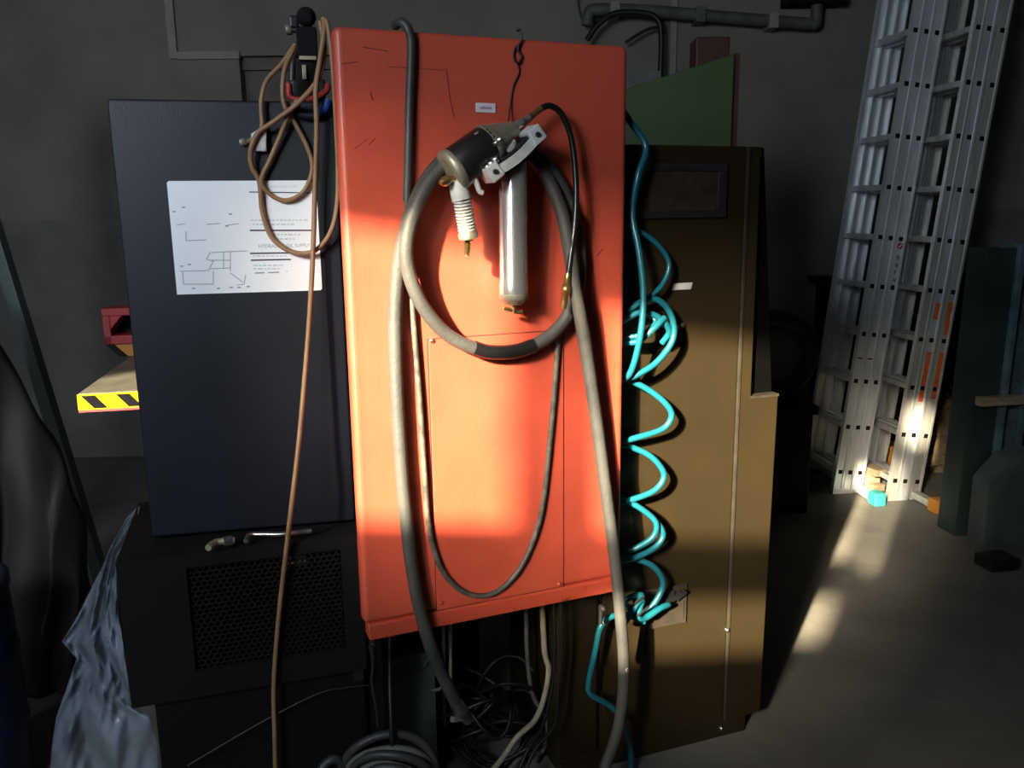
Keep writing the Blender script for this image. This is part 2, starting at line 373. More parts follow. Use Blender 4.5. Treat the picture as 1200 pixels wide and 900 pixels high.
for u in (.50, .515): MB().bar(BF.pt(u - .02, .015, .508), BF.pt(u + .01, .02, .533), .01, .012, BF.N).build('clip', M['blackplastic'], pl)
pt = MB().box(BF, 0.155, 0.46, -0.002, .002, 0.055, 0.058)
pr = thing('plug_lead', 'short black plug lead dangling below the socket plate', 'cable', BP(750, 775, .02))
MB().tube([BP(762, 715, .03), BP(756, 725, .035), BP(751, 745, .03), BP(750, 768, .03)], .006).build('lead', M['flex'], pr)
MB().lathe(BP(750, 748, .03), BP(748, 777, .03), [(0, .005), (.4, .007), (.8, .011), (1, .006)], 10).build('plug', M['blackplastic'], pr)

# ------------------------------------------------------------------ black consoles on the left
CF = Fr((-.4, 1.95), 12)
CP = CF.px
con = thing('control_box', 'large dark blue-black box carrying a white printed diagram plate', 'box', CF.pt(-.2, -.2, .876))
MB().box(CF, -0.459, 0.012, -0.42, 0, 0.884, 1.868).build('housing', M['console'], con, 0.006, 3)
for u in (-0.41, 0.0):
    for o in (-0.08, -0.36): MB().box(CF, u - .03, u + .03, o - .03, o + .03, 0.874, 0.886).build('foot', M['blackplastic'], con)
# diagram plate
dp = MB().prism(CF, [(-.354, 1.451), (-.041, 1.451), (-.037, 1.455), (-.037, 1.694), (-.041, 1.698), (-.35, 1.698), (-.354, 1.694)], 0, .0015).build('diagram_plate', M['paper'], con, label='white printed plate with hydraulic diagram')
ink = MB(); pin = MB(); lin = MB()
def stroke(m, pts, w, o=.0019):
    for a, b in zip(pts, pts[1:]):
        m.bar(CP(*a, o), CP(*b, o), w, .0006, CF.N)
for a, b in (((292, 225), (364, 226)), ((293, 270), (366, 270)), ((293, 297), (362, 296)), ((294, 305), (341, 304))):
    ink = MB(); stroke(ink, [a, b], .0022 if a[1] < 230 else .0032); ink.build('printed_rule', M['ink'], dp)
for y, x0, x1 in ((258, 294, 362), (263, 296, 345), (275, 320, 352), (280, 322, 346), (300, 296, 336), (311, 297, 333), (315, 297, 330), (318, 335, 338)):
    x = x0
    while x < x1:
        w = random.uniform(2, 6); stroke(lin, [(x, y), (min(x + w, x1), y)], .0022); x += w + 1.6
stroke(pin, [(299, 320), (310, 319.6)], .003); stroke(pin, [(314, 319.6), (327, 319)], .003)
for pts in ([(247, 296), (290, 294)], [(246, 296), (242, 304), (250, 306), (245, 316)], [(248, 305), (270, 305)], [(270, 294), (270, 318)], [(211, 318), (245, 317)], [(247, 315), (270, 314)],
            [(250, 318), (250, 333), (215, 333), (214, 319)], [(270, 320), (285, 331)], [(288, 322), (286, 333), (278, 334)], [(218, 271), (218, 282), (242, 281)], [(217, 262), (207, 264)], [(242, 263), (256, 262), (258, 262)],
            [(266, 264), (280, 262)], [(262, 295), (262, 314)]):
    stroke(pin, pts, .0016)
for x, y in ((227, 338), (256, 338), (271, 337), (280, 337), (291, 336), (266, 265), (270, 251), (213, 312), (222, 310), (204, 248), (215, 243)):
    stroke(pin, [(x - 2, y), (x + 2, y - .3)], .003)
pin.build('diagram_lines', M['paleink'], dp, kind='stuff'); lin.build('small_print', M['lightink'], dp, kind='stuff')
tu, tz = CF.uz(303, 290.5, .0019)
text(CF, 'HYDRAULIC OIL SUPPLY', tu, tz, .0019, .0112, M['paleink'], 'heading', dp, sx=.93)
tu, tz = CF.uz(317, 220, .0019)
text(CF, 'HYDRAULIC UNIT', tu, tz, .0019, .007, M['lightink'], 'title', dp)
bk = thing('latch_bracket', 'small worn metal latch bracket with bolt on the box front', 'bracket', CP(303, 178, .01))
MB().prism(CF, [CF.uz(297, 178), CF.uz(313, 178), CF.uz(313, 150), CF.uz(305, 151), CF.uz(295, 158)], 0, .022).build('plate', M['greypaint'], bk, 0.002)
MB().lathe(CP(296, 164, .012), CP(281, 167, .012), [(0, .006), (.55, .006), (.56, .009), (1, .007)], 10).build('bolt', M['castalloy'], bk)
# lower cabinet with perforated grille
LF = Fr((-0.879, 1.731), 17)
LP = LF.px
low = thing('floor_cabinet', 'low black cabinet with a perforated grille, under the diagram box', 'cabinet', LF.pt(.27, -.2, 0))
g0, g1, h0, h1 = 0.143, 0.488, 0.585, 0.842
body = holed(LF, 0.0, 0.535, -0.02, 0, 0.52, 0.875, [(g0, g1, h0, h1)])
body.box(LF, 0, 0.535, -0.42, -0.4, 0.52, 0.875).box(LF, 0, 0.02, -0.4, -0.02, 0.52, 0.875).box(LF, 0.515, 0.535, -0.4, -0.02, 0.52, 0.875)
body.box(LF, 0.02, 0.515, -0.4, -0.02, 0.855, 0.875).box(LF, 0.02, 0.515, -0.4, -0.02, 0.52, 0.54)
body.build('housing', M['charcoal'], low)
MB().box(LF, 0.045, 0.53, -0.41, -0.02, 0.0, 0.521).build('base', M['black'], low, 0.004)
gr = MB(); px_, pz_ = 0.0142, 0.0115; row = 0; z = h0 + pz_ / 2
while z < h1:
    u = g0 + px_ / 2 + (px_ / 2 if row % 2 else 0)
    while u < g1 - px_ / 4:
        ro, ri = [], []
        for a in range(6):
            t = math.radians(60 * a + 30)
            ro.append((u + px_ / 1.72 * math.cos(t), z + pz_ / 1.45 * math.sin(t))); ri.append((u + px_ * .40 * math.cos(t), z + pz_ * .44 * math.sin(t)))
        vs = [LF.pt(p[0], -.006, p[1]) for p in ro] + [LF.pt(p[0], -.006, p[1]) for p in ri] + [LF.pt(p[0], -.010, p[1]) for p in ri]
        gr.add(vs, [(i, (i + 1) % 6, 6 + (i + 1) % 6, 6 + i) for i in range(6)] + [(6 + i, 6 + (i + 1) % 6, 12 + (i + 1) % 6, 12 + i) for i in range(6)])
        u += px_
    z += pz_; row += 1
gr.build('grille', M['charcoal'], low, kind='stuff')
MB().cyl(LF.pt(.36, -.08, .80), LF.pt(.41, -.08, .80), .02).build('terminal', M['castalloy'], low)
MB().box(LF, 0.5, 0.525, 0, .012, 0.50, 0.525).build('latch', M['blackplastic'], low)
fit = thing('pipe_fitting', 'dull metal pipe fittings in the gap under the diagram box', 'pipe', FL(275, 638, .877))
MB().tube([FL(244, 642, .895), FL(252, 636, .895), FL(262, 634, .895), FL(275, 633, .895)], .008).build('elbow', M['castalloy'], fit)
MB().tube([FL(288, 634, .892), FL(293, 627, .895), FL(308, 626, .895), FL(330, 626, .895), FL(365, 622, .895)], .006).build('tube', M['steel'], fit)
MB().cyl(FL(262, 635, .895), FL(272, 633, .895), .012, n=6).build('nut', M['steel'], fit)

# ------------------------------------------------------------------ valve on top of the box
vp0 = CF.pt(0.0, -0.10, 1.868)
VF = Fr((vp0.x, vp0.y), 12)
va = thing('air_valve', 'blackened air valve unit with red clip standing on the box', 'valve', vp0)
def vu(x, y): return VF.uz(x, y)
def vbox(x0, y0, x1, y1, o0, o1, name, m, bev=.004):
    ua_, zt = vu(x0, y0); ub_, zb_ = vu(x1, y1)
    return MB().box(VF, min(ua_, ub_), max(ua_, ub_), o0, o1, zb_, zt).build(name, m, va, bev)
vbox(347, 33, 373, 70, -.03, .025, 'valve_body', M['charcoal'])
vbox(351, 68, 371, 73, -.034, .030, 'seal_plate', M['cream'], .001)
vbox(346, 73, 374, 116, -.025, .02, 'lower_body', M['black'])
vbox(354, 78, 360, 95, .02, .026, 'rib', M['castalloy'], .001)
vbox(341, 93, 382, 118, -.03, .015, 'foot_block', M['blackplastic'])
MB().lathe(VF.px(359, 20, -.03), VF.px(359, 20, .03), [(0, .022), (.8, .022), (.82, .016), (.95, .016), (1, .010)], 16).build('knob', M['charcoal'], va)
vbox(339, 19, 350, 34, -.015, .015, 'connector', M['blackplastic'])
MB().lathe(VF.px(352, 33, 0), VF.px(335, 35, 0), [(0, .009), (.6, .009), (.65, .013), (1, .011)], 10).build('side_nut', M['castalloy'], va)
MB().tube([VF.px(350, 50, .0), VF.px(346, 62, .0), VF.px(343, 75, .01), VF.px(342, 95, .01)], .008).build('side_pipe', M['wire'], va)
MB().tube([VF.px(338, 98, .015), VF.px(340, 113, .02), VF.px(352, 117, .03), VF.px(368, 115, .03), VF.px(382, 107, .02), VF.px(384, 100, .01)], .007).build('clip', M['redold'], va)
vb = MB().lathe(CF.px(366, 128, .004), CF.px(366, 121, .012), [(0, .034), (1, .036)], 20)
wh = thing('blue_coupling', 'blue hose coupling fixed at the top edge of the box', 'coupling', CF.px(368, 138, .01))
MB().tube([CF.px(342, 120, .012), CF.px(350, 133, .015), CF.px(366, 136, .015), CF.px(378, 130, .015), CF.px(384, 118, .012)], .009).build('body', M['console'], wh)
MB().tube([CF.px(374, 134, .015), CF.px(381, 127, .015), CF.px(384, 117, .013)], .010).build('collar', mat('bluecollar', (0.02, 0.06, 0.35), .4), wh)

# ------------------------------------------------------------------ brown cord
cd = thing('electric_cord', 'long brown cord looped over the valve and hanging down the box', 'cord', CP(345, 300, .02))
def c(pts, r, name, ma, fn, par, **k): return MB().tube([fn(*p) for p in pts], r, **k).build(name, ma, par)
c([(375, 25, .02), (380, 60, .03), (373, 92, .04), (350, 120, .045), (320, 143, .035), (303, 155, .03), (294, 175, .028), (295, 195, .02), (304, 213, .012), (308, 250, .01), (320, 280, .012), (345, 296, .018), (370, 293, .024), (389, 268, .03), (396, 225, .034), (394, 150, .05), (390, 80, .05), (384, 30, .04), (378, 22, .03)], .0056, 'cord_loop', M['cord'], CP, cd)
c([(346, 52, .0), (330, 75, .01), (312, 95, .015), (306, 120, .02), (307, 148, .02), (300, 160, .02)], .0052, 'cord_loop', M['cord'], CP, cd)
c([(345, 55, .0), (334, 80, .015), (331, 105, .02), (334, 125, .02), (345, 143, .015), (360, 172, .012), (366, 198, .012), (356, 224, .012), (336, 235, .012), (317, 228, .012), (306, 212, .016), (316, 188, .016), (328, 160, .02), (338, 135, .03), (348, 118, .035)], .0052, 'cord_loop', M['cord'], CP, cd)
dr = [CP(379, 22, .03), CP(380, 35, .04), CP(375, 70, .045), CP(370, 105, .045), CP(371, 150, .04), CP(369, 220, .035), CP(367, 290, .04), CP(362, 380, .06), CP(352, 500, .10), CP(342, 590, .135), LP(336, 640, .02), LP(327, 720, .012), LP(321, 800, .012), LP(322, 860, .012), LP(324, 930, .012)]
dr += [Vector((dr[-1].x, dr[-1].y, .01)), dr[-1] + Vector((.05, -.05, 0)) * 1.0]
dr[-1].z = .008
MB().tube(dr, .0056).build('cord_drop', M['cord'], cd)
wr = [LP(220, 897, .006), LP(300, 850, .006), LP(370, 814, .006), LP(405, 806, .006), LP(432, 803, .0)]
MB().tube(wr, .0018, 6).build('thin_wire', M['wire'], label='thin grey wire slanting across the black cabinet base', cat='wire')

# ------------------------------------------------------------------ hoses on the red cabinet
th = thing('thick_hose', 'thick dusty grey rubber hose coiled once on the red cabinet', 'hose', RP(580, 415, .02))
hl = [(541, 838, .03), (530, 815, .03), (506, 762, .025), (487, 690, .02), (474, 590, .02), (466, 480, .02), (463, 400, .02), (464, 345, .02), (470, 295, .025), (486, 238, .03), (515, 192, .03), (560, 165, .03), (610, 170, .025), (648, 202, .022), (670, 250, .022), (680, 310, .024), (671, 358, .026), (645, 393, .028), (607, 411, .03), (570, 412, .03), (527, 394, .034), (495, 358, .046), (478, 315, .052)]
hl2 = [(478, 315, .052), (477, 280, .055), (488, 242, .055), (512, 202, .05), (550, 174, .045), (600, 174, .035), (632, 195, .03), (655, 238, .045), (667, 290, .058), (674, 340, .062), (679, 365, .060), (688, 420, .05), (700, 500, .04), (712, 590, .03), (721, 660, .03), (727, 720, .035), (731, 780, .03), (727, 840, .03), (713, 888, .03), (690, 935, .05)]
e2 = [RP(*p) for p in hl + hl2[1:]]; q = e2[-1]
e2 += [Vector((q.x - .08, q.y - .02, .10)), Vector((q.x - .18, q.y - .03, .02))]
MB().tube(e2, .016, 12).build('hose_run', M['rubberdust'], th)
c([(626, 405, .0295), (607, 411, .030), (588, 413, .030), (570, 412, .030), (555, 407.5, .031)], .0175, 'tape_wrap', M['tape'], RP, th, n=12)
e = MB(); e.lathe(RP(534, 823, .03), RP(549, 846, .03), [(0, .017), (.3, .0185), (.55, .0185), (.56, .014), (.9, .014), (1, .010)], 12)
e.build('end_clamp', M['steel'], th)
MB().lathe(RP(546, 842, .03), RP(530, 843, .045), [(0, .006), (1, .008)], 10).build('clamp_screw', M['chrome'], th)
MB().lathe(RP(729, 783, .03), RP(736, 785, .045), [(0, .006), (1, .008)], 8).build('clamp_screw', M['chrome'], th)

tn = thing('thin_hose', 'thin braided hose over the cabinet top hanging in a deep loop', 'hose', RP(555, 697, .01))
c([(463, 30, -.03), (470, 26, .0), (478, 34, .01), (482, 55, .009), (480, 120, .009), (478, 200, .009), (477, 235, .009)], .0098, 'hose_upper', M['rubber'], RP, tn, n=10)
c([(477, 230, .009), (479, 300, .008), (484, 370, .008), (492, 470, .008), (498, 560, .008), (503, 620, .008), (516, 664, .008), (535, 688, .008), (558, 698, .008), (583, 693, .008), (608, 668, .008), (626, 630, .008), (637, 585, .008), (647, 490, .008), (654, 400, .009), (656, 385, .01)], .0068, 'hose_loop', M['thinhose'], RP, tn, n=10)
# wire hook
hk = MB().tube([RP(606, 36, -.03), RP(609, 35, .0), RP(611, 48, .004), RP(603, 58, .004), RP(602, 68, .005), RP(607, 74, .006), RP(611, 66, .006), RP(607, 58, .007), RP(609, 50, .007)], .0028, 6)
hk.tube([RP(606, 73, .005), RP(608, 85, .004), RP(601, 102, .004), RP(598, 122, .006), RP(596, 140, .02), RP(594, 155, .04)], .002, 6)
hk.build('wire_hook', M['wire'], label='bent wire hook over the red cabinet top holding the grease gun', cat='hook')

# ------------------------------------------------------------------ grease gun
gg = thing('grease_gun', 'pneumatic grease gun with chrome barrel hanging on the red cabinet', 'grease gun', RP(601, 370, .05))
O = .075
MB().lathe(RP(601, 176, O), RP(602, 346, .052), [(0, .031), (.02, .032), (.9, .032), (.91, .0335), (1, .0335)], 28).build('barrel', M['chrome'], gg)
MB().lathe(RP(602, 344, .052), RP(602, 357, .052), [(0, .0345), (.5, .0345), (.6, .029), (1, .02)], 24).build('barrel_cap', M['castalloy'], gg)
tk = MB().cyl(RP(602, 354, .052), RP(602, 367, .052), .006, n=10); tk.tube([RP(590, 361, .052), RP(597, 363, .052), RP(606, 366, .052), RP(612, 365, .052)], .0045)
tk.build('plunger_handle', M['brass'], gg)
bd = RP(626, 157, .10) - RP(572, 203, .10)
cap = MB().lathe(RP(579, 197, .075), RP(619, 163, .075), [(0, .03), (.15, .036), (.85, .036), (1, .03)], 24)
clampm = MB()
A_, B_ = RP(573, 203, .10), RP(627, 157, .10)
pp = []
for t in (0, .2, .5, .8, 1):
    q = A_.lerp(B_, t) + (RF.pt(0, 0, 0) - RF.O) ; q = q + (RF.U * .30 + RF.Z * -.35) * (0.022 * (1 - (2 * t - 1) ** 2)); pp.append(q)
pq = catmull(pp, 5)
for a, b in zip(pq, pq[1:]): clampm.bar(a + RF.N * .004, b + RF.N * .004, .020, .05, RF.N)
clampm.build('clamp_band', M['greypaint'], gg)
dk = MB()
for a, b in zip(pq, pq[1:]): dk.bar(a + (RF.U * .55 - RF.Z * .65) * .014 - RF.N * .01, b + (RF.U * .55 - RF.Z * .65) * .014 - RF.N * .01, .014, .06, RF.N)
for a, b in zip(pq, pq[1:]): dk.bar(a - (RF.U * .55 - RF.Z * .65) * .014 - RF.N * .01, b - (RF.U * .55 - RF.Z * .65) * .014 - RF.N * .01, .012, .06, RF.N)
dk.build('barrel_collar', M['blackplastic'], gg, .002)
for (x, y), sg in (((575, 202), 1), ((624, 159), -1)):
    p = RP(x, y, .105); t = bd.normalized()
    lug = MB().bar(p - t * .016, p + t * .016, .036, .058, RF.N).build('clamp_lug', M['greypaint'], gg, .003)
    MB().lathe(p + RF.N * .028, p + RF.N * .034, [(0, .007), (1, .005)], 6).build('lug_screw', M['wire'], lug)
MB().lathe(RP(530, 200, .08), RP(577, 167, .08), [(0, .043), (.05, .046), (.95, .046), (1, .043)], 28).build('air_motor', M['blackplastic'], gg)
MB().lathe(RP(526, 203, .08), RP(535, 197, .08), [(0, .036), (.2, .048), (.8, .048), (1, .046)], 28).build('rear_ring', M['castalloy'], gg)
MB().lathe(RP(570, 172, .08), RP(604, 150, .07), [(0, .047), (.14, .047), (.2, .040), (.45, .036), (.7, .026), (1, .016)], 24).build('pump_head', M['castalloy'], gg)
MB().lathe(RP(600, 165, .085), RP(592, 180, .09), [(0, .012), (.6, .02), (1, .016)], 12).build('head_outlet', M['greypaint'], gg)
for x, y, o in ((557, 160, .10), (578, 189, .12), (573, 194, .125), (583, 166, .125)):
    p = RP(x, y, o); MB().lathe(p - (RP(577, 167, .1) - RP(530, 200, .1)).normalized() * .012, p + (RP(577, 167, .1) - RP(530, 200, .1)).normalized() * .010, [(0, .005), (.5, .005), (.52, .008), (1, .008)], 8).build('bolt', M['steel'], gg)
MB().lathe(RP(600, 152, .07), RP(620, 138, .065), [(0, .010), (.1, .012), (.6, .012), (.62, .010), (1, .009)], 8).build('hose_fitting', M['chrome'], gg)
MB().lathe(RP(619, 139, .065), RP(634, 127, .06), [(0, .009), (.5, .0065), (1, .008)], 12).build('hose_ferrule', M['brass'], gg)
fh = c([(632, 128, .06), (645, 124, .055), (659, 135, .05), (670, 165, .05), (675, 215, .055), (674, 260, .062), (669, 300, .07), (666, 322, .072)], .0072, 'flexible_hose', M['flex'], RP, gg, n=10)
MB().lathe(RP(666, 320, .072), RP(660, 362, .072), [(0, .008), (.35, .008), (.36, .011), (.55, .011), (.56, .008), (.8, .009), (1, .006)], 10).build('grease_coupler', M['brass'], gg)
# pistol grip
MB().lathe(RP(534, 208, .09), RP(541, 234, .09), [(0, .018), (.5, .020), (1, .022)], 14).build('grip_neck', M['greypaint'], gg)
MB().lathe(RP(541, 230, .09), RP(549, 279, .08), [(0, .020), (.15, .018), (.5, .0175), (.85, .020), (.9, .023), (1, .022)], 14).build('grip', M['castalloy'], gg)
gb = MB()
for i in range(11):
    t = .10 + i * .075; p = RP(541, 230, .09).lerp(RP(549, 279, .08), t); d_ = (RP(549, 279, .08) - RP(541, 230, .09)).normalized()
    gb.lathe(p, p + d_ * .004, [(0, .019), (.5, .021), (1, .019)], 14)
gb.build('grip_ribs', M['greypaint'], gg)
MB().tube([RP(541, 222, .095), RP(549, 215, .10), (RP(556, 210, .10)), RP(559, 216, .10), RP(562, 224, .10), RP(566, 226, .10)], .006, 8).build('trigger', M['greypaint'], gg)
MB().lathe(RP(533, 209, .10), RP(516, 214, .11), [(0, .008), (.4, .008), (.45, .011), (.8, .011), (1, .006)], 8).build('air_regulator', M['brass'], gg)
at = MB(); at.lathe(RP(548, 278, .08), RP(547, 300, .08), [(0, .012), (.2, .012), (.22, .006), (.4, .0085), (.42, .006), (.6, .0085), (.62, .006), (.8, .0085), (.82, .006), (1, .006)], 12)
at.build('hose_tail', M['brass'], gg)

# ------------------------------------------------------------------ teal spiral air hose
tl = thing('spiral_hose', 'teal spiral air hose hanging beside the red cabinet', 'hose', BP(755, 700, .05))
R_ = .0085
main = [(722, 118, .03), (738, 142, .035), (757, 172, .05), (748, 205, .06), (741, 250, .05), (749, 295, .07), (754, 345, .085), (750, 395, .09), (738, 438, .07), (722, 440, .04), (718, 400, .03), (738, 364, .035), (765, 350, .05), (785, 366, .06), (789, 396, .065), (770, 424, .065), (745, 440, .06), (728, 446, .035), (738, 446, .03), (760, 457, .045), (779, 472, .06), (787, 487, .065), (776, 503, .06), (742, 514, .05), (722, 519, .035), (740, 524, .03), (764, 536, .05), (778, 556, .06), (768, 574, .06), (742, 585, .05), (722, 588, .035), (740, 590, .03), (762, 604, .05), (777, 625, .06), (767, 642, .06), (740, 655, .05), (722, 657, .035), (742, 655, .03), (766, 664, .05), (777, 684, .055), (766, 708, .055), (750, 720, .05)]
c(main, R_, 'hose_coil', M['teal'], BP, tl, n=10)
c([(730, 258, .03), (745, 268, .03), (768, 284, .035), (784, 308, .04), (776, 334, .045), (755, 352, .05), (735, 364, .04)], .007, 'hose_strand', M['teal'], BP, tl, n=8)
c([(727, 378, .035), (750, 366, .05), (772, 372, .065), (784, 388, .06), (776, 402, .04)], R_, 'hose_strand', M['teal'], BP, tl, n=8)
c([(728, 402, .04), (748, 400, .06), (766, 385, .075), (779, 372, .07)], R_, 'hose_strand', M['teal'], BP, tl, n=8)
c([(730, 396, .04), (752, 392, .065), (768, 378, .06), (760, 368, .045)], .007, 'hose_strand', M['teal'], BP, tl, n=8)
c([(728, 585, .03), (748, 594, .05), (768, 611, .065), (766, 628, .065), (748, 641, .055), (728, 648, .035)], R_, 'hose_strand', M['teal'], BP, tl, n=8)
c([(770, 712, .05), (754, 716, .06), (738, 712, .06), (733, 703, .06), (752, 697, .07), (744, 712, .08), (730, 733, .07), (740, 716, .09), (752, 703, .085), (748, 722, .08), (757, 724, .07), (775, 712, .06), (783, 709, .05), (762, 718, .06), (742, 722, .06), (754, 729, .05)], R_, 'hose_knot', M['teal'], BP, tl, n=8)
kt = MB()
for x, y in ((742, 709), (754, 716), (748, 705)): kt.bar(BP(x - 7, y + 6, .095), BP(x + 7, y - 6, .095), .004, .004, BF.N)
kt.build('tie_wire', M['wire'], tl)
tail = [BP(752, 716, .06), BP(735, 722, .06), BP(718, 722, .055), BP(704, 734, .055), BP(697, 765, .055), BP(690, 800, .055), BP(693, 814, .055), BP(716, 828, .055), BP(731, 848, .055), BP(738, 875, .055), BP(740, 905, .055)]
tail += [Vector((tail[-1].x, tail[-1].y - .02, .02)), Vector((tail[-1].x + .1, tail[-1].y - .06, .009))]
MB().tube(tail, R_, 10).build('hose_tail', M['teal'], tl)

# ------------------------------------------------------------------ cables under the red cabinet
def floorrun(P, dx=0.05, dy=-0.1, r=.006):
    q = P[-1]; return P + [Vector((q.x + dx * .5, q.y + dy * .5, .06)), Vector((q.x + dx * 1.5, q.y + dy * 1.5, r + .001))]
Y1 = 2.25
for x, lb in ((520, 'left of a pair of beige wires hanging below the red cabinet'), (528, 'right of a pair of beige wires hanging below the red cabinet')):
    P = [AT(x - 1, 690, Y1), AT(x, 770, Y1), AT(x, 810, Y1), AT(x + 1, 850 if x < 525 else 815, Y1)]
    MB().tube(P, .0055).build('hanging_wire', M['cream'], label=lb, cat='wire', group='beige wires')
P = [AT(616, 675, Y1), AT(618, 770, Y1), AT(625, 815, Y1), AT(638, 838, Y1), AT(642, 860, Y1), AT(634, 882, Y1)]
MB().tube(floorrun(P, -.1), .007).build('white_cable', M['greycable'], label='pale grey cable crossing a yellowed cable under the cabinet', cat='cable')
P = [AT(634, 672, Y1 - .04), AT(638, 760, Y1 - .04), AT(643, 785, Y1 - .04), AT(637, 820, Y1 - .04), AT(626, 845, Y1 - .04), AT(605, 865, Y1 - .04)]
MB().tube(floorrun(P, -.1), .0085).build('yellowed_cable', M['cream'], label='yellowed cream cable hanging under the red cabinet', cat='cable')
for i, x in enumerate((648, 656)):
    P = [AT(x, 680, 2.1), AT(x + 2, 760, 2.1), AT(x - 2, 810, 2.1), AT(x - 12 + 6 * i, 850, 2.1), AT(x - 30, 880, 2.1)]
    MB().tube(floorrun(P, -.1), .005).build('black_cable', M['darkcable'], label=('thin black cable hanging next to the yellowed cable', 'thin black cable hanging close against the brown cabinet bay')[i], cat='cable', group='black cables')
mb = thing('machine_block', 'dark machine block behind the cables under the red cabinet', 'machine', RF.pt(-.1, -.75, 0))
MB().box(RF, -0.36, 0.1, -0.95, -0.56, 0.0, 0.9).build('casting', M['black'], mb, .01)
MB().cyl(RF.pt(.02, -.56, .62), RF.pt(.02, -.48, .62), .05).build('boss', M['greybin'], mb)
sb = thing('steel_box', 'small grey steel box with loose wires under the red cabinet', 'box', AT(490, 935, 2.12))
bx0, bz0 = AT(447, 838, 2.12), AT(522, 828, 2.12)
XF = Fr((bx0.x, 2.12), 14)
MB().box(XF, 0, .155, -.18, 0, 0, .415).build('housing', M['greybin'], sb, .003)
MB().tube([XF.pt(.10, .004, .36), XF.pt(.12, .02, .385), XF.pt(.135, .012, .40), XF.pt(.155, .005, .41)], .002).build('loose_wire', M['steel'], sb)
MB().tube([XF.pt(.14, .004, .30), XF.pt(.165, .02, .31), XF.pt(.175, .02, .34), XF.pt(.165, .01, .375)], .005).build('loose_wire', M['greycable'], sb)
# coiled grey cable, hung from the left leg
cc = thing('cable_coil', 'coil of thick grey cable hung under the red cabinet corner', 'cable', AT(457, 990, 1.9))
cen = AT(456, 905, 1.9)
for i in range(5):
    rx, rz = .118 - i * .008, .108 - i * .012; P = []
    for k in range(14):
        a = 2 * math.pi * k / 14; P.append(cen + Vector((rx * math.cos(a) + .004 * i, -.018 * i + .012 * math.sin(2 * a + i), rz * math.sin(a) - .012 * (i % 2))))
    MB().tube(P, .0115, 10, 4, closed=True).build('cable_turn', M['greycable'] if i % 2 else M['rubber'], cc)
MB().tube([AT(457, 725, 1.99), AT(457, 800, 1.93), AT(458, 830, 1.90), AT(459, 858, 1.88), AT(460, 878, 1.88), AT(461, 860, 1.92), AT(459, 830, 1.93)], .006).build('tie', M['darkcable'], cc)
MB().tube([cen + Vector((-.10, 0, -.05)), AT(395, 890, 1.88), AT(370, 915, 1.85), Vector((-.55, 1.75, .05)), Vector((-.6, 1.68, .013))], .0115).build('cable_end', M['rubber'], cc)
# black cable heap on the floor
hp = MB()
ph = FL(575, 985)
for i in range(12):
    P = []; r0 = random.uniform(.06, .13); ox, oy = random.uniform(-.07, .07), random.uniform(-.06, .06); zz = .02 + .02 * i
    for k in range(10):
        a = 2 * math.pi * k / 10; P.append(ph + Vector((ox + r0 * math.cos(a), .34 + oy + r0 * .8 * math.sin(a), zz + .035 * math.sin(a * 2 + i))))
    hp.tube(P, .0065, 6, 3, closed=True)
hp.build('cable_heap', M['darkcable'], label='tangled heap of black cable on the floor below the red cabinet', cat='cable', kind='stuff')
# rusty strap hanging from the left corner
MB().tube([RP(433, 756, -.02), RP(437, 775, -.02), RP(436, 800, -.02), RP(441, 830, -.02), RP(443, 850, -.02)], .004).build('hanging_chain', M['wire'], label='thin dark chain hanging from the red cabinet corner', cat='chain')

# ------------------------------------------------------------------ plastic film at the left
LE = [(163, 592), (148, 607), (130, 640), (112, 680), (92, 720), (73, 752), (90, 772), (80, 800), (66, 840), (60, 880), (57, 930), (60, 990)]
RE = [(164, 594), (158, 620), (136, 655), (136, 690), (140, 730), (145, 760), (150, 800), (153, 825), (174, 838), (184, 870), (186, 930), (188, 990)]
fm = MB(); NU = 36; vs = []
rows = []
for i in range((len(LE) - 1) * 8 + 1):
    k = min(i // 8, len(LE) - 2); t = i / 8 - k
    rows.append(((LE[k][0] * (1 - t) + LE[k + 1][0] * t, LE[k][1] * (1 - t) + LE[k + 1][1] * t), (RE[k][0] * (1 - t) + RE[k + 1][0] * t, RE[k][1] * (1 - t) + RE[k + 1][1] * t)))
for i, (a, b) in enumerate(rows):
    for j in range(NU + 1):
        t = j / NU; x, y = a[0] * (1 - t) + b[0] * t, a[1] * (1 - t) + b[1] * t
        n_ = noise.noise(Vector((t * 4 - i * .06, i * .035, 3.1))) * .06 + abs(noise.noise(Vector((t * 7 + i * .11, i * .05, 9.7)))) * .035 + abs(noise.noise(Vector((t * 16 + i * .2, i * .12, 4.2)))) * .014
        yy = 2.06 - .27 * min(1, max(0, (y - 594) / 90)) + n_ * min(1, i / 12) + .05 * (1 - t)
        vs.append(AT(x, y, yy))
fm.add(vs, [(i * (NU + 1) + j, i * (NU + 1) + j + 1, (i + 1) * (NU + 1) + j + 1, (i + 1) * (NU + 1) + j) for i in range(len(rows) - 1) for j in range(NU)], True)
lo = min(v.z for v in fm.v)
for v in fm.v:
    if v.z < .01: v.z = .01
fo = fm.build('plastic_sheet', M['film'], label='crumpled clear plastic sheet draped beside the black floor cabinet', cat='sheet')
md = fo.modifiers.new('s', 'SOLIDIFY'); md.thickness = .0008

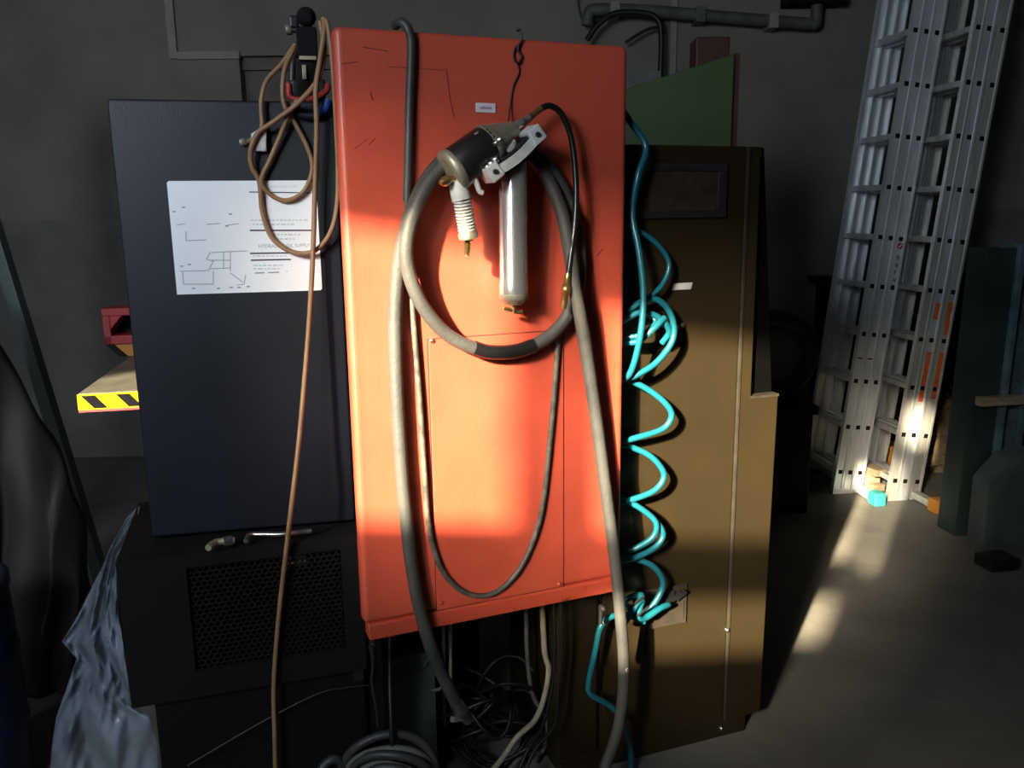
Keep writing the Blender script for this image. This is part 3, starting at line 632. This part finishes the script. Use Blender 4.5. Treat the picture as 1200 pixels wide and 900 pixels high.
# ------------------------------------------------------------------ hazard-striped machine table and red housing behind the box
STRIPE = mat('stripe_black', (0.005, 0.005, 0.006), 0.8, spec=0.05)
tp = AT(90, 462, 2.6)
TF = Fr((tp.x, tp.y), 12)
tz = tp.z
lt = thing('machine_table', 'grey machine table with yellow and black hazard striped edge', 'table', TF.pt(.35, -.4, 0))
MB().box(TF, 0, .7, -.92, -.004, tz - .052, tz).build('top', M['tabletop'], lt, .004)
ed = MB().box(TF, 0, .7, -.004, .002, tz - .052, tz - .002).build('front_edge', M['yellow'], lt)
for u in (.012, .115, .22, .33, .44, .55):
    MB().prism(TF, [(u + .035, tz - .048), (u + .075, tz - .048), (u + .04, tz - .006), (u, tz - .006)], .002, .0035).build('stripe', STRIPE, ed)
MB().box(TF, 0, .7, -.01, .001, tz - .060, tz - .051).build('under_rail', M['redold'], lt)
MB().box(TF, .38, .66, -.75, -.2, 0, tz - .052).build('pedestal', M['black'], lt, .01)
rp_ = AT(118, 362, 3.45)
rz_ = 1.193 - 0.0
HF = Fr((rp_.x, 3.30), 12)
hu0, hz1 = HF.uz(118, 362); hu1, hz0 = HF.uz(150, 420); hz0 = tz
rh = thing('machine_housing', 'red machine housing with dark opening standing on the striped table', 'machine', HF.pt(hu0 + .15, -.1, hz0))
oct_ = []
w_ = .30; hh = hz1 - hz0
fr_m = MB()
fr_m.box(HF, hu0, hu0 + w_, -.12, 0, hz1 - .03, hz1).box(HF, hu0, hu0 + .028, -.12, 0, hz0 + .05, hz1 - .03).box(HF, hu0 + w_ - .03, hu0 + w_, -.12, 0, hz0, hz1 - .03)
fr_m.prism(HF, [(hu0 + .028, hz1 - .03), (hu0 + .075, hz1 - .03), (hu0 + .028, hz1 - .085)], -.12, 0).box(HF, hu0, hu0 + w_, -.12, 0, hz0 + .05, hz0 + .085)
fr_m.build('frame', M['redold'], rh, .003)
MB().box(HF, hu0 + .02, hu0 + w_ - .01, -.2, -.11, hz0, hz1 - .02).build('inner_body', M['black'], rh)
MB().prism(HF, [(hu0 + .03, hz0 + .052), (hu0 + .12, hz0 + .052), (hu0 + .12, hz0 + .0), (hu0 + .08, hz0 + .0)], -.11, -.01).build('lower_shield', M['orange'], rh)
MB().prism(HF, [(hu0 + .005, hz0 + .05), (hu0 + .03, hz0 + .05), (hu0 + .08, hz0), (hu0 + .05, hz0)], -.11, 0).build('lower_guard', M['black'], rh)

# ------------------------------------------------------------------ left background: leaning bar, tarpaulin, blue drum
b0, b1 = AT(0, 292, 3.3), AT(92, 590, 3.3)
d_ = (b1 - b0).normalized(); foot = b1 + d_ * ((.03 - b1.z) / d_.z); topb = b0 - d_ * 1.0
MB().bar(foot, topb, .05, .05, (0, -1, 0)).build('leaning_bar', M['greybin'], bevel=.003, label='dark steel bar leaning steeply beside the tarpaulin', cat='bar')
MB().box(W, topb.x - .16, topb.x - .028, -3.42, -3.22, 0, 2.4).build('dark_pillar', M['black'], label='dark square pillar that the steel bar leans on', cat='pillar')
tm = MB(); vs = []; NR, NC = 34, 26
topE = [(-60, 330), (-20, 380), (0, 425), (30, 475), (55, 520), (75, 560), (90, 610), (96, 650), (98, 700)]
for i in range(NR + 1):
    t = i / NR
    for j in range(NC + 1):
        s = j / NC; k = s * (len(topE) - 1); a = min(int(k), len(topE) - 2); f = k - a
        x, y = topE[a][0] * (1 - f) + topE[a + 1][0] * f, topE[a][1] * (1 - f) + topE[a + 1][1] * f
        p = AT(x, y, 2.9)
        fold = .03 * math.sin(s * 26 + 1.3 * math.sin(t * 3)) * (.3 + t) + .05 * noise.noise(Vector((s * 4, t * 3, 1)))
        vs.append(Vector((p.x + t * (.02 + .05 * math.sin(s * 17)), 2.95 - .30 * t ** .7 + fold, p.z * (1 - t) + .01)))
tm.add(vs, [(i * (NC + 1) + j, i * (NC + 1) + j + 1, (i + 1) * (NC + 1) + j + 1, (i + 1) * (NC + 1) + j) for i in range(NR) for j in range(NC)], True)
to = tm.build('tarpaulin', M['tarp'], label='grey-brown tarpaulin draped over a heap against the dark pillar', cat='tarpaulin')
md = to.modifiers.new('s', 'SOLIDIFY'); md.thickness = .004
dc = FL(-42, 930)
bl = thing('blue_drum', 'dark blue plastic drum at the edge of the plastic sheet', 'drum', dc)
MB().lathe(dc, dc + Vector((0, 0, .62)), [(0, .17), (.03, .18), (.3, .185), (.33, .19), (.36, .185), (.65, .185), (.68, .19), (.71, .185), (.96, .18), (1, .17)], 32).build('body', M['blue'], bl)
MB().lathe(dc + Vector((0, 0, .615)), dc + Vector((0, 0, .65)), [(0, .185), (.8, .185), (1, .17)], 32).build('lid', M['blue'], bl)

# ------------------------------------------------------------------ green machine behind the brown cabinet
g = [AT(700, 112, 3.2), AT(862, 63, 3.2)]
gm = thing('green_machine', 'olive green sloped machine guard rising behind the brown cabinet', 'machine', Vector((.6, 3.35, 0)))
MB().prism(W, [(.18, 0), (.82, 0), (.82, g[1].z), (.25, g[0].z - .03)], -3.55, -3.2).build('guard', M['greenpaint'], gm, .004)
MB().box(W, .822, .845, -3.5, -3.22, .3, g[1].z + .005).build('side_strip', M['darkred'], gm)
q0, q1 = AT(816, 43, 3.4), AT(856, 43, 3.4)
MB().box(W, q0.x, q1.x, -3.52, -3.4, 1.9, q0.z).build('motor_box', M['darkred'], gm, .006)
q0 = AT(735, 86, 3.5)
MB().box(W, .2, AT(772, 86, 3.5).x, -3.55, -3.45, 1.9, q0.z).build('rear_plate', M['pipe'], gm)

# ------------------------------------------------------------------ wall pipe and cables
wp = thing('wall_pipe', 'dusty dark pipe run bracketed along the back wall', 'pipe', AT(825, 20, 5.5))
MB().tube([AT(688, 30, 5.5), AT(690, 16, 5.5), AT(700, 11, 5.5), AT(760, 13, 5.5), AT(860, 21, 5.5), AT(935, 27, 5.5), AT(950, 27, 5.5), AT(957, 20, 5.5), AT(958, -60, 5.5)], .036, 12).build('pipe_run', M['pipe'], wp)
for x, y in ((720, 12), (820, 18), (905, 25)):
    p = AT(x, y, 5.5); MB().box(W, p.x - .03, p.x + .03, -5.6, -5.455, p.z - .045, p.z + .045).build('bracket', M['trunking'] if x != 820 else M['pipe'], wp, .004)
p = AT(945, 2, 5.5); MB().box(W, p.x - .13, p.x + .22, -5.6, -5.42, p.z - .02, p.z + .12).build('junction_box', M['charcoal'], wp, .005)
MB().tube([AT(688, 47, 5.45), AT(700, 30, 5.45), AT(720, 16, 5.45), AT(752, 15, 5.45), AT(770, 22, 5.45), AT(775, 40, 5.45), AT(774, 90, 5.45), AT(772, 170, 5.45)], .018, 8).build('wall_cable', M['darkcable'], label='black cable dropping from the wall pipe behind the green guard', cat='cable')
MB().tube([AT(733, 50, 5.5), AT(745, 42, 5.5), AT(760, 34, 5.5), AT(772, 32, 5.5)], .010, 8).build('branch_cable', M['darkcable'], label='thin black cable branching toward the red cabinet corner', cat='cable')
MB().tube([AT(676, -10, 5.56), AT(678, 12, 5.56), AT(684, 28, 5.56), AT(692, 34, 5.56), AT(698, 22, 5.56)], .006, 6).build('loose_cable', M['pipe'], label='loose thin cable curling at the end of the wall pipe', cat='cable')

# ------------------------------------------------------------------ ladders
lean = math.radians(5.9)
rv = Vector((-.12, .993, 0)).normalized(); k0 = Vector((rv.y, -rv.x, 0)); kz = Vector((0, 0, 1))
sv = k0 * math.sin(lean) + kz * math.cos(lean); kv = k0 * math.cos(lean) - kz * math.sin(lean)
def ladder(base, mats, sections, label, caps, first, name='extension_ladder', L=3.5, width=.37, dash=False):
    t = thing(name, label, 'ladder', base)
    A = Ax(base, kv, sv, rv)                             # u across the stack, o up the stile, z along the rungs (away)
    for si, (k, drop) in enumerate(sections):
        for side in (0, 1):
            z = width * side; sg = -1 if side == 0 else 1
            # channel profile (u across, z out of the face)
            w0, w1, fl = z + .016 * sg, z + .011 * sg, z + .014 * -sg
            pr_ = [(k, fl), (k, w0), (k + .012, w0), (k + .015, w1 + .001 * sg), (k + .043, w1 + .001 * sg), (k + .046, w0), (k + .058, w0), (k + .058, fl), (k + .053, fl), (k + .053, w1 - .003 * sg), (k + .005, w1 - .003 * sg), (k + .005, fl)]
            MB().prism(A, pr_, drop, L - .06 * si).build('stile', mats[si], t)
        nr = int((L - first) / .2686)
        for i in range(nr):
            o = first + i * .2686
            rg = MB().box(A, k + .014, k + .044, o - .015, o + .015, .012, width - .012).build('rung', mats[si], t)
            MB().box(A, k + .016, k + .040, o - .012, o + .012, -.0132, -.006).build('rung_end', M['black'], rg)
        MB().box(A, k - .001, k + .059, drop - .006 if drop else -.0, drop + .035, -.018, .014).build('foot_cap', M['greypaint'] if si == 2 else mats[si], t)
        MB().box(A, k - .001, k + .059, drop, drop + .035, width - .014, width + .018).build('foot_cap', M['blackplastic'], t)
    kk = sections[1][0] if caps[1] == 0 else sections[2][0]
    d0 = .10
    B = Ax(base + k0 * (kk + .03), k0, kz, rv)
    bar = MB().box(B, -.022, .022, .012, .05, -caps[2], width + .02).build('stabilizer_bar', mats[0], t, .003)
    MB().box(B, -.035, .035, 0.0, .075, -caps[2] - .06, -caps[2] + .02).build('end_cap', caps[0], bar, .01)
    return t, A
sec1 = [(0, .0), (.061, .0), (.122, .0)]
l1, A1 = ladder(FL(974, 578), [M['alu'], M['alu'], M['alu']], sec1, 'bright aluminium extension ladder with red sticker, nearer the brown cabinet', (M['tealcap'], 1, .20), .135)
l2, A2 = ladder(FL(1038, 586), [M['alualt'], M['alu'], M['alualt']], [(0, .0), (.061, .0), (.135, .0)], 'aluminium extension ladder with orange paint marks, beside the dark steel channels', (M['orangecap'], 1, .20), .12)
# sticker on ladder one
st = .0115
def onl(A, u, o, z=-.0165): return A.pt(u, o, z)
stk = MB().lathe(A1.pt(.151, 1.44, -.0095), A1.pt(.151, 1.44, -.0145), [(0, .017), (1, .017)], 20).build('round_sticker', mat('stickerred', (0.55, 0.03, 0.05), .5), l1)
MB().bar(A1.pt(.142, 1.433, -.0150), A1.pt(.160, 1.447, -.0150), .006, .001, (0, -1, 0)).build('sticker_mark', M['paper'], stk)
for i in range(5):
    o = 1.385 - i * .04
    m_ = MB().bar(A1.pt(.146, o, -.0135), A1.pt(.146, o - .022, -.0135), .004, .001, (0, -1, 0)).bar(A1.pt(.146, o - .011 * (i % 2), -.0135), A1.pt(.157, o - .011 * (i % 2) - .004, -.0135), .004, .001, (0, -1, 0))
    if i != 2: m_.bar(A1.pt(.157, o, -.0135), A1.pt(.157, o - .022, -.0135), .004, .001, (0, -1, 0))
    m_.build('printed_letter', M['ink'], l1)
for k in (0, .061): MB().box(A1, k + .014, k + .044, .80, .807, -.0135, -.008).build('slot', M['black'], l1)
def paint(u, o0, o1, w=.036):
    pts = []; n = 7
    for i in range(n): pts.append((u + random.uniform(-.004, .004), o0 + (o1 - o0) * i / (n - 1)))
    poly = [(a - w / 2 + random.uniform(-.005, .005), b) for a, b in pts] + [(a + w / 2 + random.uniform(-.005, .005), b) for a, b in reversed(pts)]
    MB().prism(A2, [(a, 0) for a, b in poly] if False else poly, 0, 0) if False else None
    m = MB(); vs = [A2.pt(a, b, -.0125) for a, b in poly] + [A2.pt(a, b, -.009) for a, b in poly]; n2 = len(poly)
    m.add(vs, [tuple(range(n2)), tuple(range(2 * n2 - 1, n2 - 1, -1))] + [(i, (i + 1) % n2, n2 + (i + 1) % n2, n2 + i) for i in range(n2)])
    m.build('paint_mark', M['orangepaint'], l2)
paint(.09, 1.04, 1.13, .045); paint(.09, .58, .86, .040); paint(.164, .96, 1.14, .03); paint(.164, .60, .86, .034)

# ------------------------------------------------------------------ things behind and beside the ladders
dk0, dk1 = AT(962, 326, 5.34), AT(1140, 326, 5.34)
wbn = thing('steel_bench', 'dark steel bench standing against the wall behind the ladders', 'bench', Vector(((dk0.x + dk1.x) / 2, 5.3, 0)))
MB().box(W, dk0.x, dk1.x + .3, -5.58, -5.34, dk0.z - .04, dk0.z).build('worktop', M['charcoal'], wbn, .004)
MB().box(W, dk0.x + .06, dk1.x + .25, -5.58, -5.41, .02, dk0.z - .04).build('cupboard', M['black'], wbn)
for x in (dk0.x + .06, dk1.x + .21): MB().box(W, x, x + .04, -5.41, -5.36, 0, dk0.z - .04).build('leg', M['charcoal'], wbn)
cb = thing('black_crate', 'black crate behind the brown cabinet carrying a tyre', 'crate', Vector((1.42, 4.6, 0)))
ty_c = AT(905, 415, 4.5); ct = ty_c.z - .245
MB().box(W, 1.02, 1.60, -4.8, -4.32, 0, ct).build('body', M['black'], cb, .01)
MB().box(W, 1.00, 1.62, -4.82, -4.30, ct - .05, ct - .005).build('rim', M['charcoal'], cb, .005)
ty = thing('tyre', 'black rubber tyre standing on the crate behind the brown cabinet', 'tyre', ty_c - Vector((0, 0, .245)))
prof = []
N_ = 40; ring = []
for i in range(N_):
    a = 2 * math.pi * i / N_
    for r_, yy in ((.245, -.03), (.245, .03), (.225, .055), (.17, .05), (.155, .03), (.155, -.03), (.17, -.05), (.225, -.055)):
        ring.append(ty_c + Vector((r_ * math.cos(a), yy, r_ * math.sin(a))))
MB().add(ring, [(i * 8 + j, i * 8 + (j + 1) % 8, ((i + 1) % N_) * 8 + (j + 1) % 8, ((i + 1) % N_) * 8 + j) for i in range(N_) for j in range(8)], True).build('tread', M['rubbertyre'], ty)
MB().lathe(ty_c + Vector((0, -.04, 0)), ty_c + Vector((0, .04, 0)), [(0, .12), (.1, .157), (.9, .157), (1, .12)], 32).build('rim', M['greybin'], ty)
# straw / rope heap
hc = AT(1108, 540, 5.11); hc.z = 0; hc.y -= .32
hs = MB()
for i in range(150):
    a = random.uniform(0, 6.28); r0 = random.random() ** .6
    bx, by = hc.x + .02 + .34 * r0 * math.cos(a), hc.y + .32 + .1 * r0 * math.sin(a); zt = .55 * (1 - r0 ** 2) * random.uniform(.3, 1) + .02
    p = Vector((bx, by, zt)); P = [p]
    d2 = Vector((random.gauss(0, 1), random.gauss(0, .6), random.gauss(0, .6))).normalized()
    for k in range(4):
        d2 = (d2 + Vector((random.gauss(0, .5), random.gauss(0, .5), random.gauss(0, .5)))).normalized(); q = P[-1] + d2 * .055; q.z = max(q.z, .008); P.append(q)
    hs.tube(P, random.uniform(.003, .007), 5, 3)
vs = []; NA = 18
for i in range(7):
    for j in range(NA):
        a = 2 * math.pi * j / NA; f = i / 6; n_ = 1 + .25 * noise.noise(Vector((math.cos(a) * 2, math.sin(a) * 2, f * 3)))
        vs.append(Vector((hc.x + .05 + .33 * (1 - f * f) ** .5 * math.cos(a) * n_ + .001, hc.y + .32 + .2 * (1 - f * f) ** .5 * math.sin(a) * n_ * .55, .46 * f + .002)))
hs.add(vs, [(i * NA + j, i * NA + (j + 1) % NA, (i + 1) * NA + (j + 1) % NA, (i + 1) * NA + j) for i in range(6) for j in range(NA)], True)
hs.build('straw_heap', M['straw'], label='heap of tangled straw-coloured rope behind the two ladders', cat='heap', kind='stuff')
pc = FL(1032, 552)
po = thing('clay_pot', 'round orange clay pot on the floor between the ladders', 'pot', pc)
MB().lathe(pc, pc + Vector((0, 0, .17)), [(0, .06), (.2, .09), (.5, .105), (.8, .09), (.9, .075), (1, .08)], 20).build('body', M['orange'], po)
MB().lathe(pc + Vector((0, 0, .165)), pc + Vector((0, 0, .185)), [(0, .085), (1, .085)], 20).build('rim', M['orange'], po)
for i, (a, b, zz, lb) in enumerate((((1013, 566), (1034, 575), .05, 'pale wooden plank lying lowest between the ladder feet'), ((1016, 549), (1037, 557), .14, 'pale wooden plank resting higher on the block between the ladders'))):
    p0, p1 = FL(*a, zz - .02), FL(*b, zz - .02)
    MB().bar(p0 + Vector((0, .04, 0)), p1 + Vector((0, .04, 0)), .08, .04, (0, 0, 1)).build('wooden_plank', M['wood'], bevel=.003, label=lb, cat='plank')
pb = (FL(1016, 549, .12) + FL(1037, 557, .12)) / 2
MB().box(W, pb.x - .05, pb.x + .04, -(pb.y + .09), -(pb.y + .02), 0, .101).build('wooden_block', M['wood'], bevel=.004, label='short wooden block propping up the higher plank', cat='block')

# steel channels at the right edge
C0 = FL(1124, 632); 
KF = Fr((C0.x, C0.y + .02), 8)
ch = thing('steel_channels', 'tall dark green steel channel panel standing at the right by the ladders', 'panel', KF.pt(.3, -.05, 0))
htop = KF.uz(1150, 291, -.02)[1]
lx = math.tan(math.radians(1.2))
def kprism(u0, u1, o0, o1, z0, z1, name, m, bev=.002):
    return MB().prism(KF, [(u0 + lx * z0, z0), (u1 + lx * z0, z0), (u1 + lx * z1, z1), (u0 + lx * z1, z1)], o0, o1).build(name, m, ch, bev)
kprism(0, .75, -.16, -.15, 0, htop, 'back_sheet', M['darkgreen'])
kprism(0, .012, -.15, -.02, 0, htop, 'left_flange', M['darkgreen'])
kprism(.012, .15, -.03, -.02, 0, htop, 'front_sheet', M['darkgreen'])
for u in (.15, .26): kprism(u, u + .035, -.15, .0, 0, htop + .01, 'channel', M['bluesteel'], .006)
kprism(.38, .70, -.15, -.06, 0, htop, 'channel_face', M['darkgreen'])
kprism(.15, .75, -.15, .005, htop, htop + .018, 'top_rail', M['bluesteel'])
wpk = KF.uz(1146, 470, .02)
MB().box(KF, wpk[0] - .005, wpk[0] + .50, -.0 + .006, .05, wpk[1] - .022, wpk[1] + .022).build('cross_batten', M['wood'], ch, .003)
bn = thing('sheet_bin', 'grey sheet-metal bin with slanted rim in front of the steel channels', 'bin', KF.pt(.25, .2, 0))
def ku(x, y, o): return KF.uz(x, y, o)
a_ = ku(1146, 645, .10); b_ = ku(1181, 655, .10); c_ = ku(1187, 560, .10); d__ = ku(1146, 577, .10)
MB().prism(KF, [(a_[0], 0), (a_[0] + .22, 0), (a_[0] + .22, .48), (a_[0] + .10, .44), (a_[0], .33)], .012, .13).build('side', M['greybin'], bn, .003)
MB().box(KF, a_[0] + .225, a_[0] + .6, .012, .12, 0, .42).build('inner_wall', M['darkgreen'], bn, .003)
MB().bar(KF.pt(a_[0] + .225, .14, .12), KF.pt(a_[0] + .5, .14, .28), .02, .02, (0, 0, 1)).build('strut', M['bluesteel'], bn)
q = FL(1175, 668)
MB().box(Fr((q.x, q.y), 12), -.07, .07, -.10, .02, 0, .055).build('black_block', M['blackplastic'], bevel=.005, label='small black block lying on the concrete in front of the bin', cat='block')
